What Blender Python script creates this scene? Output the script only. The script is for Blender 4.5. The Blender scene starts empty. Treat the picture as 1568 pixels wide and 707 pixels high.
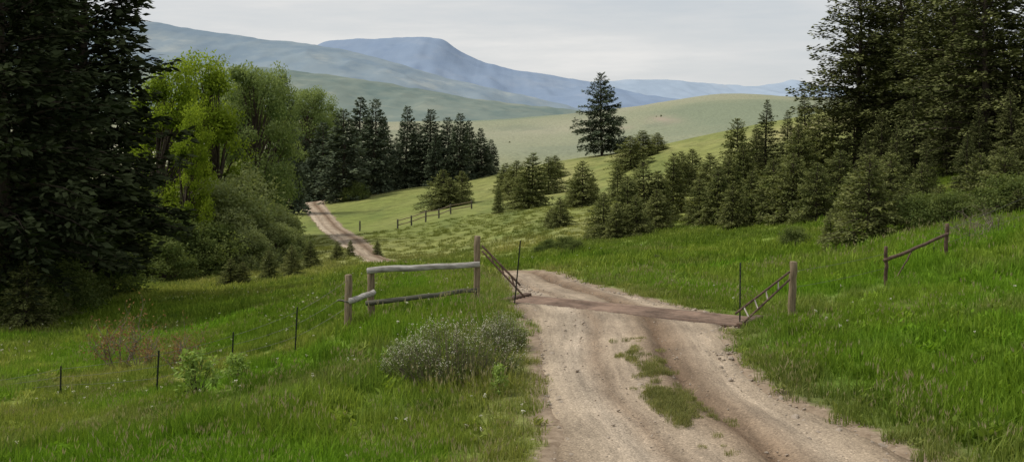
import bpy, bmesh, math, random
import numpy as np
from mathutils import Vector, Matrix
random.seed(4)
F=1700.0; UC=784.0; VH=190.0
scene=bpy.context.scene
COL=scene.collection
# ---------------------------------------------------------------- noise
def vn(x,y,s=0):
    x=np.asarray(x,float); y=np.asarray(y,float)
    xi=np.floor(x); yi=np.floor(y); fx=x-xi; fy=y-yi
    fx=fx*fx*(3-2*fx); fy=fy*fy*(3-2*fy)
    def h(a,b):
        v=np.sin(a*127.1+b*311.7+s*74.7)*43758.5453
        return v-np.floor(v)
    return ((h(xi,yi)*(1-fx)+h(xi+1,yi)*fx)*(1-fy)+(h(xi,yi+1)*(1-fx)+h(xi+1,yi+1)*fx)*fy)*2-1
def fbm(x,y,s=0,o=4):
    r=0;a=1.0;t=0
    for i in range(o):
        r=r+a*vn(x*2**i+i*17.3,y*2**i-i*9.1,s+i); t+=a; a*=.5
    return r/t
def sst(a,b,x):
    t=np.clip((x-a)/(b-a),0,1); return t*t*(3-2*t)
# ---------------------------------------------------------------- terrain height model
S=[]
def raw(x,y,z): S.append((x,y,z))
def cp(u,v,Y): S.append(((u-UC)/F*Y,Y,-(v-VH)/F*Y))
def cz(u,Y,z): S.append(((u-UC)/F*Y,Y,z))
for p in [(-20,-19,-4),(0,-19,-1.0),(20,-19,0),(-12,0,-3.3),(-30,0,-6),(-4,0,-2.2),(3,0,-1.95),(12,0,-1.5),(28,0,-.2),
          (-3,6,-3.0),(3,6,-2.85),(10,6,-2.7),(-10,6,-4.0),(30,16,-2.2),(38,28,-1.0)]: raw(*p)
for p in [(0,707,18),(-400,707,20),(400,707,14.5),(840,707,13.15),(1125,707,13.15),(1400,707,13.1),(1568,707,12.6),
 (200,620,21.5),(0,600,26),(500,620,17.2),(700,560,19),(850,550,19),(1110,548,19.1),(600,530,21.5),(700,500,22.3),
 (1300,600,17),(1568,600,16),(1568,500,20),(1300,500,22.5),(1420,450,24),(1568,420,25),(1568,360,29),
 (785,461,25.4),(960,480,23.8),(1137,498,22.4),(1213,485,23.6),(1357,437,26),(1450,400,27.5),(730,463,25.4),(568,486,25.3),(533,505,24.5),
 (450,552,24),(355,562,25),(240,608,22.5),(92,605,26),
 (0,475,50),(100,430,72),(330,425,75),(430,415,78),(300,500,40),(100,520,38),(600,393,85),(520,430,55),(400,470,42),
 (650,440,30),(700,414,38),(700,415,48),(600,425,45),(600,406,61),(640,408,54),
 (870,446,30),(832,435,36),(785,416,46),(690,414,58),(620,402,72),(557,385,85),(532,365,105),(505,345,130),(486,325,155),(476,312,180),
 (900,400,45),(900,375,65),(1000,430,34),(1100,470,27),(1200,430,33),(1150,380,50),(1200,330,70),(1300,310,65),(1300,385,38),
 (1450,335,42),(1568,290,50),(560,345,130),(700,325,120),(700,360,95),(800,320,110),(800,350,88),(900,330,90),(1000,300,95),(1100,290,90),
 (720,275,185),(560,297,190),(850,248,190),(950,233,190),(1100,203,190),(1250,175,180),(1000,250,150),(1100,235,140),(900,290,140),
 (1300,220,110),(1450,200,100),(1568,200,90),(1900,150,90),(300,330,150),(0,340,150),(-500,330,150),
 (600,238,420),(770,241,420),(950,236,420),(850,222,550),(650,215,600),(850,200,800),(1000,185,800),(1000,163,1020),(1100,146,1100),(1200,149,1100),
 (930,172,1050),(850,178,1100),(700,186,1150),(600,189,1200),(400,187,1200),(0,185,1200),(1320,150,1100),(1568,140,1100),(2200,130,1100),(1150,165,800),(1300,170,800)]: cp(*p)
for p in [(600,265,-21),(850,265,-17),(1050,270,-12),(1400,220,6),(300,260,-18),(0,260,-17),(1250,300,0),(1800,250,12),(-600,300,-17)]: cz(*p)
for u in (-800,0,700,1400,2400):
    cz(u,1900,-45); cz(u,8000,-150)
S=np.array(S); CC=30.0
def warp(x,y): return 2.2*x/(y+CC), np.log(y+CC)
px,py=warp(S[:,0],S[:,1]); val=S[:,2]/(S[:,1]+CC)
def tk(r2): return 0.5*r2*np.log(r2+1e-12)
n=len(S)
A=np.zeros((n+3,n+3))
A[:n,:n]=tk((px[:,None]-px)**2+(py[:,None]-py)**2)+np.eye(n)*2e-4
A[:n,n]=1;A[:n,n+1]=px;A[:n,n+2]=py;A[n,:n]=1;A[n+1,:n]=px;A[n+2,:n]=py
Wt=np.linalg.solve(A,np.concatenate([val,[0,0,0]]))
GC=(2.25,24.2)
def H(x,y):
    x=np.atleast_1d(np.asarray(x,float)); y=np.atleast_1d(np.asarray(y,float))
    out=np.empty(x.shape)
    for i in range(0,len(x),20000):
        a=x[i:i+20000]; b=y[i:i+20000]
        wx,wy=warp(a,b)
        K=tk((wx[:,None]-px)**2+(wy[:,None]-py)**2)
        z=(K@Wt[:n]+Wt[n]+Wt[n+1]*wx+Wt[n+2]*wy)*(b+CC)
        g=sst(2.5,7,np.hypot(a-GC[0],b-GC[1]))
        z=z+g*0.10*fbm(a/5,b/5,3,3)+ sst(50,140,b)*0.45*fbm(a/22,b/22,5,3)+sst(250,700,b)*3.2*fbm(a/110,b/110,8,4)
        out[i:i+20000]=z
    return out
def h1(x,y): return float(H(x,y)[0])
def wx_(u,Y): return (u-UC)/F*Y
# ---------------------------------------------------------------- road centreline  (x,y,halfwidth)
RP=np.array([(2.2,-18,2.0),(2.6,-6,2.0),(2.9,4,2.0),(2.95,9,2.1),(2.66,13.15,2.12),(2.55,14.8,1.95),(2.25,16.6,1.7),(2.15,18.9,1.62),(2.3,21.9,1.85),(2.3,24.2,2.2),
 (1.9,27.5,1.75),(1.35,31,1.35),(1.0,36,1.25),(0.2,43,1.2),(-1.6,50,1.0),(-4.2,60,.9),(-7.5,73,.95),(-11.2,85,1.0),(-15.6,105,1.15),(-21.3,130,1.25),(-27.2,155,1.4),(-32.5,180,1.9),(-33,196,2.4),(-30,206,2.4),(-24,216,2.0)])
def catmull(P,m):
    out=[]
    for i in range(len(P)-1):
        p0=P[max(i-1,0)];p1=P[i];p2=P[i+1];p3=P[min(i+2,len(P)-1)]
        for k in range(m):
            t=k/m
            out.append(0.5*((2*p1)+(-p0+p2)*t+(2*p0-5*p1+4*p2-p3)*t*t+(-p0+3*p1-3*p2+p3)*t**3))
    out.append(P[-1]); return np.array(out)
R0=catmull(RP,24)
seg=np.hypot(*np.diff(R0[:,:2],axis=0).T); sl=np.concatenate([[0],np.cumsum(seg)])
ss=[0.0]
while ss[-1]<sl[-1]:
    yy=np.interp(ss[-1],sl,R0[:,1]); ss.append(ss[-1]+(0.14 if 8<yy<40 else 0.5))
ss=np.array(ss[:-1])
RC=np.stack([np.interp(ss,sl,R0[:,k]) for k in range(3)],1)
RT=np.gradient(RC[:,:2],axis=0); RT/=np.linalg.norm(RT,axis=1)[:,None]
RN=np.stack([RT[:,1],-RT[:,0]],1)
def roadd(x,y):
    d=np.full(len(x),99.0); hw=np.full(len(x),1.5)
    m=np.where((y<225)&(np.abs(x)<60))[0]
    st=RC[::3]; sn=RN[::3]
    for i in range(0,len(m),8000):
        k=m[i:i+8000]
        D=(x[k][:,None]-st[:,0])**2+(y[k][:,None]-st[:,1])**2
        j=D.argmin(1)
        sg=np.sign((x[k]-st[j,0])*sn[j,0]+(y[k]-st[j,1])*sn[j,1])
        d[k]=np.sqrt(D[np.arange(len(k)),j])*np.where(sg==0,1,sg); hw[k]=st[j,2]
    return d,hw
def lerp3(f,stops):
    f=np.asarray(f); ps=[s[0] for s in stops]
    return np.stack([np.interp(f,ps,[s[1][k] for s in stops]) for k in range(3)],-1)
def mixc(a,b,f): return a*(1-f[:,None])+b*f[:,None]
def gcol(x,y,d=None,hw=None):
    if d is None: d,hw=roadd(x,y)
    n1=fbm(x*.16,y*.12,301,4); n2=fbm(x*.8,y*.6,311,4)
    c=lerp3(n1,[(-.45,(.130,.205,.024)),(0,(.180,.250,.038)),(.45,(.245,.275,.066))])
    c=mixc(c,np.array([[.090,.160,.020]]),sst(-.02,.5,n2)*.75)
    lush=sst(4.0,7.5,x)*(1-sst(26,48,y))
    c=mixc(c,np.array([[.160,.265,.026]]),lush*.6)
    c=mixc(c,np.array([[.140,.270,.022]]),sst(.0,.32,fbm(x*.4,y*.3,351,3))*(y<40)*.7)
    dryf=np.clip(fbm(x*.3,y*.7,331,4)*2.2-.3,0,1)*(y<60)
    c=mixc(c,np.array([[.27,.25,.115]]),dryf*.45)
    e=np.abs(d)-hw
    verge=(1-sst(.1,1.6,e))*(y<60)*np.clip(.75+.8*n2,0,1)
    c=mixc(c,np.array([[.25,.225,.11]]),verge*.5)
    n3=fbm(x*.05,y*.028,321,5)
    hc=lerp3(n3,[(-.5,(.160,.185,.050)),(0,(.225,.230,.078)),(.5,(.300,.275,.125))])
    n5=fbm(x*.35,y*.13,325,4)
    hc=mixc(hc,np.array([[.105,.135,.040]]),sst(.08,.5,n5)*.55)
    c=mixc(c,hc,sst(48,100,y)*.9)
    n4=fbm(x*.006,y*.0025,341,6)
    fc=lerp3(n4,[(-.5,(.195,.225,.150)),(0,(.250,.262,.172)),(.5,(.310,.300,.212))])  # far meadow: aerial haze painted in as paler, greyer grass colours
    n6=fbm(x*.03,y*.008,345,5)
    fc=mixc(fc,np.array([[.175,.20,.14]]),sst(.1,.5,n6)*.5)
    return mixc(c,fc,sst(230,480,y))
# ---------------------------------------------------------------- materials
def newmat(name):
    m=bpy.data.materials.new(name); m.use_nodes=True
    nt=m.node_tree; nt.nodes.clear()
    o=nt.nodes.new('ShaderNodeOutputMaterial'); return m,nt,o
class NB:
    def __init__(s,nt): s.nt=nt
    def n(s,t,**k):
        nd=s.nt.nodes.new(t)
        for a,b in k.items(): setattr(nd,a,b)
        return nd
    def l(s,a,b): s.nt.links.new(a,b)
    def noise(s,vec,scale,detail=4,rough=.55):
        nd=s.n('ShaderNodeTexNoise'); nd.inputs['Scale'].default_value=scale; nd.inputs['Detail'].default_value=detail; nd.inputs['Roughness'].default_value=rough
        if vec is not None: s.l(vec,nd.inputs['Vector'])
        return nd.outputs['Fac']
    def ramp(s,fac,stops):
        nd=s.n('ShaderNodeValToRGB'); e=nd.color_ramp.elements
        while len(e)<len(stops): e.new(.5)
        for i,(p,c) in enumerate(stops):
            e[i].position=p; e[i].color=(c[0],c[1],c[2],1) if hasattr(c,'__len__') else (c,c,c,1)
        s.l(fac,nd.inputs[0]); return nd.outputs[0]
    def mix(s,f,a,b,mode='MIX'):
        nd=s.n('ShaderNodeMix',data_type='RGBA',blend_type=mode)
        for sock,v in ((nd.inputs[0],f),(nd.inputs[6],a),(nd.inputs[7],b)):
            if isinstance(v,bpy.types.NodeSocket): s.l(v,sock)
            elif hasattr(v,'__len__'): sock.default_value=(v[0],v[1],v[2],1)
            else: sock.default_value=v if sock==nd.inputs[0] else (v,v,v,1)
        return nd.outputs[2]
    def math(s,op,a,b=None,c=None):
        nd=s.n('ShaderNodeMath',operation=op)
        for i,v in enumerate((a,b,c)):
            if v is None: continue
            if isinstance(v,bpy.types.NodeSocket): s.l(v,nd.inputs[i])
            else: nd.inputs[i].default_value=v
        return nd.outputs[0]
    def mr(s,v,a,b,c=0,d=1):
        nd=s.n('ShaderNodeMapRange'); s.l(v,nd.inputs[0])
        for i,q in enumerate((a,b,c,d)): nd.inputs[i+1].default_value=q
        return nd.outputs[0]
    def bsdf(s,col,rough=.8,bump=None,bs=.3,bd=.02,metal=0,spec=.3):
        p=s.n('ShaderNodeBsdfPrincipled')
        if isinstance(col,bpy.types.NodeSocket): s.l(col,p.inputs['Base Color'])
        else: p.inputs['Base Color'].default_value=(*col,1)
        p.inputs['Roughness'].default_value=rough; p.inputs['Metallic'].default_value=metal
        p.inputs['Specular IOR Level'].default_value=spec
        if bump is not None:
            b=s.n('ShaderNodeBump'); b.inputs['Strength'].default_value=bs; b.inputs['Distance'].default_value=bd
            s.l(bump,b.inputs['Height']); s.l(b.outputs[0],p.inputs['Normal'])
        return p
def pos(b):
    g=b.n('ShaderNodeNewGeometry'); return g.outputs['Position']
mt,nt,o=newmat('meadow_ground'); b=NB(nt); P=pos(b)
ga_=b.n('ShaderNodeAttribute',attribute_name='gcol'); c=ga_.outputs['Color']
fine=b.noise(P,7,3,.7)
c=b.mix(1,c,b.ramp(fine,[(.3,.72),(.7,1.18)]),'MULTIPLY')
mid=b.noise(P,.55,5,.72)
c=b.mix(1,c,b.ramp(mid,[(.36,.66),(.5,1.0),(.62,1.16)]),'MULTIPLY')
at=b.n('ShaderNodeAttribute',attribute_name='dirt')
dn=b.noise(P,3.0,4,.7)
df=b.mr(b.math('ADD',at.outputs['Fac'],b.math('MULTIPLY',b.math('SUBTRACT',dn,.5),1.3)),.35,.65)
c=b.mix(df,c,b.ramp(fine,[(.3,(.17,.125,.085)),(.7,(.32,.25,.18))]))
at2=b.n('ShaderNodeAttribute',attribute_name='bare')
c=b.mix(at2.outputs['Fac'],c,b.ramp(dn,[(.3,(.24,.19,.15)),(.7,(.36,.30,.24))]))
bs=b.bsdf(c,.95,fine,.5,.06,spec=.1); b.l(bs.outputs[0],o.inputs[0])
M_GROUND=mt
# road
mt,nt,o=newmat('gravel_road_dirt'); b=NB(nt); P=pos(b)
uv=b.n('ShaderNodeUVMap',uv_map='lane'); us=b.n('ShaderNodeSeparateXYZ'); b.l(uv.outputs[0],us.inputs[0])
st=b.n('ShaderNodeMapping'); st.inputs['Scale'].default_value=(1,.09,1); b.l(uv.outputs[0],st.inputs[0])
streak=b.noise(st.outputs[0],4.5,4,.65)
wob=b.math('MULTIPLY',b.math('SUBTRACT',b.noise(P,.6,2),.5),.35)
d=b.math('ADD',us.outputs[0],wob)
pr=b.ramp(b.mr(d,-2.4,2.4),[(.05,(.21,.158,.108)),(.16,(.36,.290,.212)),(.29,(.42,.345,.262)),(.36,(.28,.212,.150)),(.40,(.34,.270,.198)),(.47,(.36,.288,.212)),(.55,(.25,.188,.130)),(.605,(.165,.112,.072)),(.65,(.23,.168,.115)),(.76,(.40,.322,.238)),(.86,(.33,.262,.188)),(.93,(.20,.150,.102))])
big=b.noise(P,.8,4,.6)
c=b.mix(.85,pr,b.ramp(streak,[(.3,.66),(.5,1.0),(.7,1.25)]),'MULTIPLY')
c=b.mix(1,c,b.ramp(big,[(.32,.82),(.68,1.12)]),'MULTIPLY')
vo=b.n('ShaderNodeTexVoronoi'); vo.inputs['Scale'].default_value=30; b.l(P,vo.inputs['Vector'])
peb=b.n('ShaderNodeSeparateColor'); b.l(vo.outputs['Color'],peb.inputs[0])
c=b.mix(.55,c,b.ramp(peb.outputs[0],[(0,.6),(.3,.92),(.8,1.08),(.93,1.2),(1,1.6)]),'MULTIPLY')
fn=b.noise(P,38,3,.7)
c=b.mix(.5,c,b.ramp(fn,[(.35,.65),(.65,1.3)]),'MULTIPLY')
hh=b.math('ADD',b.math('MULTIPLY',vo.outputs['Distance'],-.7),b.math('ADD',fn,b.math('MULTIPLY',streak,2.0)))
bs=b.bsdf(c,.95,hh,.7,.028,spec=.1); b.l(bs.outputs[0],o.inputs[0])
M_ROAD=mt
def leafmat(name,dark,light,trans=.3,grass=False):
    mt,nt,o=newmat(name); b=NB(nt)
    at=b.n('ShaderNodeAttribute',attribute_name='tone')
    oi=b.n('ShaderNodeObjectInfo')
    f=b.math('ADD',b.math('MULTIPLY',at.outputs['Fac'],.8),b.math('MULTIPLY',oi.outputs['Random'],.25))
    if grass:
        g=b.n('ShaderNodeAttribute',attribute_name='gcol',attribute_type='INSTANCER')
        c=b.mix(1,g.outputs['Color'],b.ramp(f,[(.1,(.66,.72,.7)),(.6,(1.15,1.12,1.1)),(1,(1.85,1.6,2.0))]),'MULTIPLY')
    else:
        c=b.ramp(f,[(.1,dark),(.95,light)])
    p=b.n('ShaderNodeBsdfDiffuse'); b.l(c,p.inputs[0])
    if trans==0:
        b.l(p.outputs[0],o.inputs[0]); return mt
    t=b.n('ShaderNodeBsdfTranslucent'); c2=b.mix(1,c,(1.25,1.25,.7),'MULTIPLY'); b.l(c2,t.inputs[0])
    mx=b.n('ShaderNodeMixShader'); mx.inputs[0].default_value=trans
    b.l(p.outputs[0],mx.inputs[1]); b.l(t.outputs[0],mx.inputs[2]); b.l(mx.outputs[0],o.inputs[0]); return mt
M_GRASS=leafmat('grass_blade',(0,0,0),(1,1,1),.35,grass=True)
M_SEED=leafmat('grass_seedhead',(.22,.19,.10),(.42,.37,.23),.3)
M_DARKFIR=leafmat('dark_fir_needles',(.018,.026,.013),(.070,.084,.038),0)
M_MIDFIR=leafmat('haze_grey_fir_needles',(.040,.058,.038),(.140,.168,.100),0)  # distant firs: needle colour lightened to stand in for haze
M_FIR=leafmat('fir_needles',(.034,.046,.018),(.165,.175,.066),0)
M_JUN=leafmat('young_fir_needles',(.064,.086,.028),(.245,.260,.098),.2)
M_POP=leafmat('poplar_leaves_bright',(.090,.140,.014),(.290,.370,.045),.45)
M_COT=leafmat('cottonwood_leaves',(.085,.130,.040),(.265,.320,.130),.38)
M_WIL=leafmat('willow_leaves',(.115,.150,.052),(.330,.365,.165),.38)
M_BRUSH=leafmat('shrub_leaves',(.060,.088,.026),(.180,.215,.070),.3)
M_LEAFY=leafmat('broadleaf_weed',(.14,.21,.04),(.34,.45,.14),.4)
M_WHITE=leafmat('white_petals',(.42,.40,.32),(.74,.72,.64),.3)
M_RED=leafmat('reddish_leaves',(.13,.08,.04),(.32,.19,.09),.3)
def solid(name,c1,c2,scale,rough=.85,metal=0,stretch=None,bs=.4):
    mt,nt,o=newmat(name); b=NB(nt)
    tc=b.n('ShaderNodeTexCoord'); mp=b.n('ShaderNodeMapping'); b.l(tc.outputs['Object'],mp.inputs[0])
    if stretch: mp.inputs['Scale'].default_value=stretch
    nz=b.noise(mp.outputs[0],scale,5,.65)
    c=b.ramp(nz,[(.33,c1),(.67,c2)])
    bs_=b.bsdf(c,rough,nz,bs,.01,metal); b.l(bs_.outputs[0],o.inputs[0]); return mt
M_BARK=solid('bark',(.03,.022,.016),(.09,.068,.05),6,stretch=(1,1,.3))
M_TWIG=solid('dry_twig',(.10,.08,.058),(.25,.20,.155),8)
M_POST=solid('weathered_post',(.10,.076,.046),(.30,.23,.145),9,stretch=(3,3,.25))
M_RAIL=solid('grey_weathered_rail',(.16,.145,.12),(.46,.44,.41),6,stretch=(.5,3,3))
M_DRAIL=solid('dark_mossy_rail',(.045,.045,.03),(.14,.135,.10),7,stretch=(.4,3,3))
M_STEEL=solid('green_steel_post',(.012,.018,.014),(.04,.045,.035),20,.6,.3)
M_RUST=solid('rusty_steel',(.055,.035,.025),(.15,.095,.065),12,.75,.2)
M_GUARD=solid('worn_steel_grid',(.085,.055,.038),(.27,.185,.135),1.6,.75,.1)
M_PALE=solid('pale_pipe',(.28,.24,.20),(.50,.45,.40),10,.6)
M_WIRE=solid('fence_wire',(.10,.09,.08),(.2,.19,.18),10,.5,.6)
M_ROCK=solid('gravel_stone',(.20,.16,.12),(.42,.35,.28),5)
# ---------------------------------------------------------------- mesh helpers
def mkmesh(name,V,Fc,mats,mi=None,tone=None,smooth=False):
    me=bpy.data.meshes.new(name)
    V=np.asarray(V,dtype=np.float32)
    lens=np.array([len(f) for f in Fc],dtype=np.int32) if not isinstance(Fc,np.ndarray) else np.full(len(Fc),Fc.shape[1],dtype=np.int32)
    flat=Fc.ravel().astype(np.int32) if isinstance(Fc,np.ndarray) else np.concatenate([np.asarray(f,dtype=np.int32) for f in Fc])
    me.vertices.add(len(V)); me.vertices.foreach_set('co',V.ravel())
    me.loops.add(len(flat)); me.loops.foreach_set('vertex_index',flat)
    me.polygons.add(len(lens)); st=np.concatenate([[0],np.cumsum(lens)[:-1]]).astype(np.int32)
    me.polygons.foreach_set('loop_start',st)
    for m in mats: me.materials.append(m)
    me.update(calc_edges=True); me.validate()
    if mi is not None: me.polygons.foreach_set('material_index',np.asarray(mi,dtype=np.int32))
    if tone is not None:
        a=me.attributes.new('tone','FLOAT','FACE'); a.data.foreach_set('value',np.asarray(tone,dtype=np.float32))
    if smooth: me.polygons.foreach_set('use_smooth',np.ones(len(lens),dtype=bool))
    return me
def obj(name,me,loc=(0,0,0),rot=(0,0,0),sc=(1,1,1),parent=None,col=None):
    o=bpy.data.objects.new(name,me); o.location=loc; o.rotation_euler=rot; o.scale=sc
    (col or COL).objects.link(o)
    if parent: o.parent=parent
    return o
def setcol(me,nm,c):
    a=me.attributes.new(nm,'FLOAT_COLOR','POINT'); a.data.foreach_set('color',np.concatenate([c,np.ones((len(c),1))],1).astype(np.float32).ravel())
def cards(C,D,Nn,L,Wd):
    D=D/(np.linalg.norm(D,axis=1)[:,None]+1e-9)
    Sd=np.cross(D,Nn); Sd/=(np.linalg.norm(Sd,axis=1)[:,None]+1e-9)
    L=np.broadcast_to(L,(len(C),))[:,None]; Wd=np.broadcast_to(Wd,(len(C),))[:,None]
    V=np.stack([C,C+D*L*.45+Sd*Wd*.5,C+D*L,C+D*L*.45-Sd*Wd*.5],1).reshape(-1,3)
    return V,np.arange(len(V)).reshape(-1,4)
class Acc:
    def __init__(s): s.V=[];s.F=[];s.m=[];s.t=[];s.n=0
    def add(s,V,Fq,mi,tone):
        V=np.asarray(V);Fq=np.asarray(Fq)
        s.V.append(V); s.F.append(Fq+s.n); s.n+=len(V)
        s.m.append(np.full(len(Fq),mi)); s.t.append(np.broadcast_to(tone,(len(Fq),)))
    def limb(s,pts,rad,mi,k=5,tone=.5):
        pts=np.asarray(pts,float); m=len(pts)
        T=np.gradient(pts,axis=0); T/=np.linalg.norm(T,axis=1)[:,None]+1e-9
        ref=np.array([.31,.95,.1]) ; ref=ref if abs(T[0]@ref)<.9 else np.array([1.,0,0])
        A_=np.cross(T,ref); A_/=np.linalg.norm(A_,axis=1)[:,None]+1e-9; B_=np.cross(T,A_)
        an=np.arange(k)*2*math.pi/k
        V=(pts[:,None,:]+np.asarray(rad)[:,None,None]*(np.cos(an)[None,:,None]*A_[:,None,:]+np.sin(an)[None,:,None]*B_[:,None,:])).reshape(-1,3)
        Fq=[]
        for i in range(m-1):
            for j in range(k):
                Fq.append((i*k+j,i*k+(j+1)%k,(i+1)*k+(j+1)%k,(i+1)*k+j))
        s.add(V,Fq,mi,tone)
    def mesh(s,name,mats):
        return mkmesh(name,np.concatenate(s.V),np.concatenate(s.F).astype(np.int32),mats,np.concatenate(s.m),np.concatenate(s.t))
def conifer(name,seed,Ht,R,nb,mat,card=.34,dens=16,base=.06,prof=.85,gap=.0,irr=.3,cw=.5,wh=.5,under=.55):
    r=np.random.default_rng(seed); A_=Acc()
    hs=np.linspace(0,1,9); bend=np.cumsum(r.normal(0,.004*Ht,(9,2)),0)
    A_.limb([(bend[i,0],bend[i,1],hs[i]*Ht*1.01) for i in range(9)],[.018*Ht*(1-h)**.8+.008 for h in hs],0,8)
    nw=max(8,int(Ht/wh)); az0=r.uniform(0,6.28)
    side=r.uniform(.82,1.15,8)
    for i in range(nb):
        t=base+(1-base)*((i+r.uniform(0,1))/nb)
        t=(math.floor(t*nw)+.5+r.normal(0,.2))/nw
        t=min(max(t,base*.7),.975)
        az=(i*2.39996+az0+r.normal(0,.35))%6.283
        L=R*((1-t)**prof)*min(1,under+(t-base)*4)*(1-irr+irr*1.7*r.random())*side[int(az/6.2832*7.99)]+.05*R*(1-t)+.07*card/.17
        if r.random()<gap: continue
        h=t*Ht; a=r.uniform(.0,.3)+(.75*t**2); bb=r.uniform(.22,.45)*(1-t*.8)
        dr=np.array([math.cos(az),math.sin(az),0]); sd=np.array([-dr[1],dr[0],0])
        bx=np.array([np.interp(t,hs,bend[:,0]),np.interp(t,hs,bend[:,1]),h])
        sarr=np.array([0,.4,.75,1.0])
        pts=bx+dr*(sarr*L)[:,None]+np.array([0,0,1])*(L*(a*sarr-bb*sarr**2))[:,None]
        A_.limb(pts,[.012*L+.006,.009*L+.005,.005*L+.003,.003],0,3)
        m=int(dens*L*(.5+L/R*.7)+7)
        s=r.uniform(.08,1.0,m)**.75
        lat=r.normal(0,.15,m)*L*(1.15-s)*1.3
        C=bx+dr*(s*L)[:,None]+sd*lat[:,None]
        C[:,2]+=L*(a*s-bb*s**2)-np.abs(lat)*.30+r.normal(0,.12*card+.026*L,m)
        sg=np.sign(lat)
        D=dr+sd*(sg*r.uniform(.2,1.3,m))[:,None]+np.array([0,0,1])*r.uniform(-.6,.45,m)[:,None]
        Nn=r.normal(0,.5,(m,3))+np.array([0,0,1])
        sc_=.55+.45*min(1,(1-t)*3)
        V,Fq=cards(C,D,Nn,sc_*card*r.uniform(.6,1.4,m),sc_*card*cw*r.uniform(.6,1.3,m))
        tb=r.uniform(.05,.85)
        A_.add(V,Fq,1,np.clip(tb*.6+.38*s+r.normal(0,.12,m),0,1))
    return A_.mesh(name,[M_BARK,mat])
def broadleaf(name,seed,Ht,R,ncl,mat,leaf=.26,per=220,base=.25,rc=.16,shape='oval',trunk=True):
    r=np.random.default_rng(seed); A_=Acc()
    tr=.022*Ht
    top=Ht*.85
    if trunk:
        k=7; bend=np.cumsum(r.normal(0,.02*Ht,(k,2)),0); bend[0]=0
        zz=np.linspace(0,top,k)
        A_.limb([(bend[i,0],bend[i,1],zz[i]) for i in range(k)],[tr*(1-.85*i/(k-1)) for i in range(k)],0,8)
    for c in range(ncl):
        t=r.uniform(0,1)
        z=Ht*(base+(1-base)*t)*.96
        if shape=='oval': pr=math.sin(math.pi*min(max(.12+.80*t,0),1))**.7
        else: pr=math.sqrt(max(0,1-(t*.96)**2))
        az=r.uniform(0,6.283); rr=R*pr*math.sqrt(r.uniform(.15,1))*r.uniform(.75,1.1)
        cc=np.array([math.cos(az)*rr,math.sin(az)*rr,z])
        rad=rc*R*r.uniform(.5,1.5)*2
        if trunk:
            z0=z*r.uniform(.35,.75); q=np.array([np.interp(z0,zz,bend[:,0]),np.interp(z0,zz,bend[:,1]),z0]); rb=tr*.3
        else:
            q=np.array([cc[0]*.15,cc[1]*.15,0]); rb=.012*Ht
        midp=(q+cc)/2+np.array([0,0,.04*Ht])
        A_.limb([q,midp,cc],[rb,rb*.6,.008],0,4)
        m=int(per*r.uniform(.5,1.4))
        dv=r.normal(0,1,(m,3)); dv/=np.linalg.norm(dv,axis=1)[:,None]
        C=cc+dv*(rad*r.uniform(.25,1.15,m)**.6)[:,None]*np.array([1,1,.85])
        C[:,2]=np.maximum(C[:,2],.03)
        D=r.normal(0,1,(m,3))+dv*.6-np.array([0,0,.3]); Nn=dv+r.normal(0,.6,(m,3))+np.array([0,0,.4])
        V,Fq=cards(C,D,Nn,leaf*r.uniform(.6,1.4,m),leaf*.62*r.uniform(.6,1.3,m))
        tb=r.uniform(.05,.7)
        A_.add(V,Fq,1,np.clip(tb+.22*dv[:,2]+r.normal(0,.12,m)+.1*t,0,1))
    return A_.mesh(name,[M_BARK,mat])
def twiggy(name,seed,Ht,spread,nst,leafm=None,leafn=0,leaf=.05,lev=3,mat=None):
    r=np.random.default_rng(seed); A_=Acc()
    tips=[]
    def grow(p,d,L,rad,l):
        pts=[p]; q=p.copy(); dd=d.copy()
        for i in range(3):
            dd=dd+r.normal(0,.16,3); dd/=np.linalg.norm(dd); q=q+dd*L/3; pts.append(q.copy())
        A_.limb(pts,[rad,rad*.8,rad*.6,rad*.4],0,3)
        tips.append((pts[-1],dd)); tips.append((pts[2],dd))
        if l>0:
            for i in range(r.integers(2,5)):
                j=r.integers(1,4); nd=dd+r.normal(0,.55,3); nd/=np.linalg.norm(nd)
                grow(pts[j],nd,L*r.uniform(.45,.7),rad*.5,l-1)
    for i in range(nst):
        az=r.uniform(0,6.28); sp=r.uniform(0,spread)
        d=np.array([math.cos(az)*sp,math.sin(az)*sp,1.0]); d/=np.linalg.norm(d)
        grow(np.array([math.cos(az)*.1,math.sin(az)*.1,0])*Ht,d,Ht*r.uniform(.4,.65),.012*Ht,lev-1)
    if leafn:
        T=np.array([t[0] for t in tips]); k=r.integers(0,len(T),leafn)
        C=T[k]+r.normal(0,.05*Ht,(leafn,3)); C[:,2]=np.maximum(C[:,2],.02)
        V,Fq=cards(C,r.normal(0,1,(leafn,3)),r.normal(0,1,(leafn,3))+np.array([0,0,1]),leaf*r.uniform(.6,1.4,leafn),leaf*.6)
        A_.add(V,Fq,1,r.uniform(0,1,leafn))
    return A_.mesh(name,[mat or M_TWIG,leafm or M_BRUSH])
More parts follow.
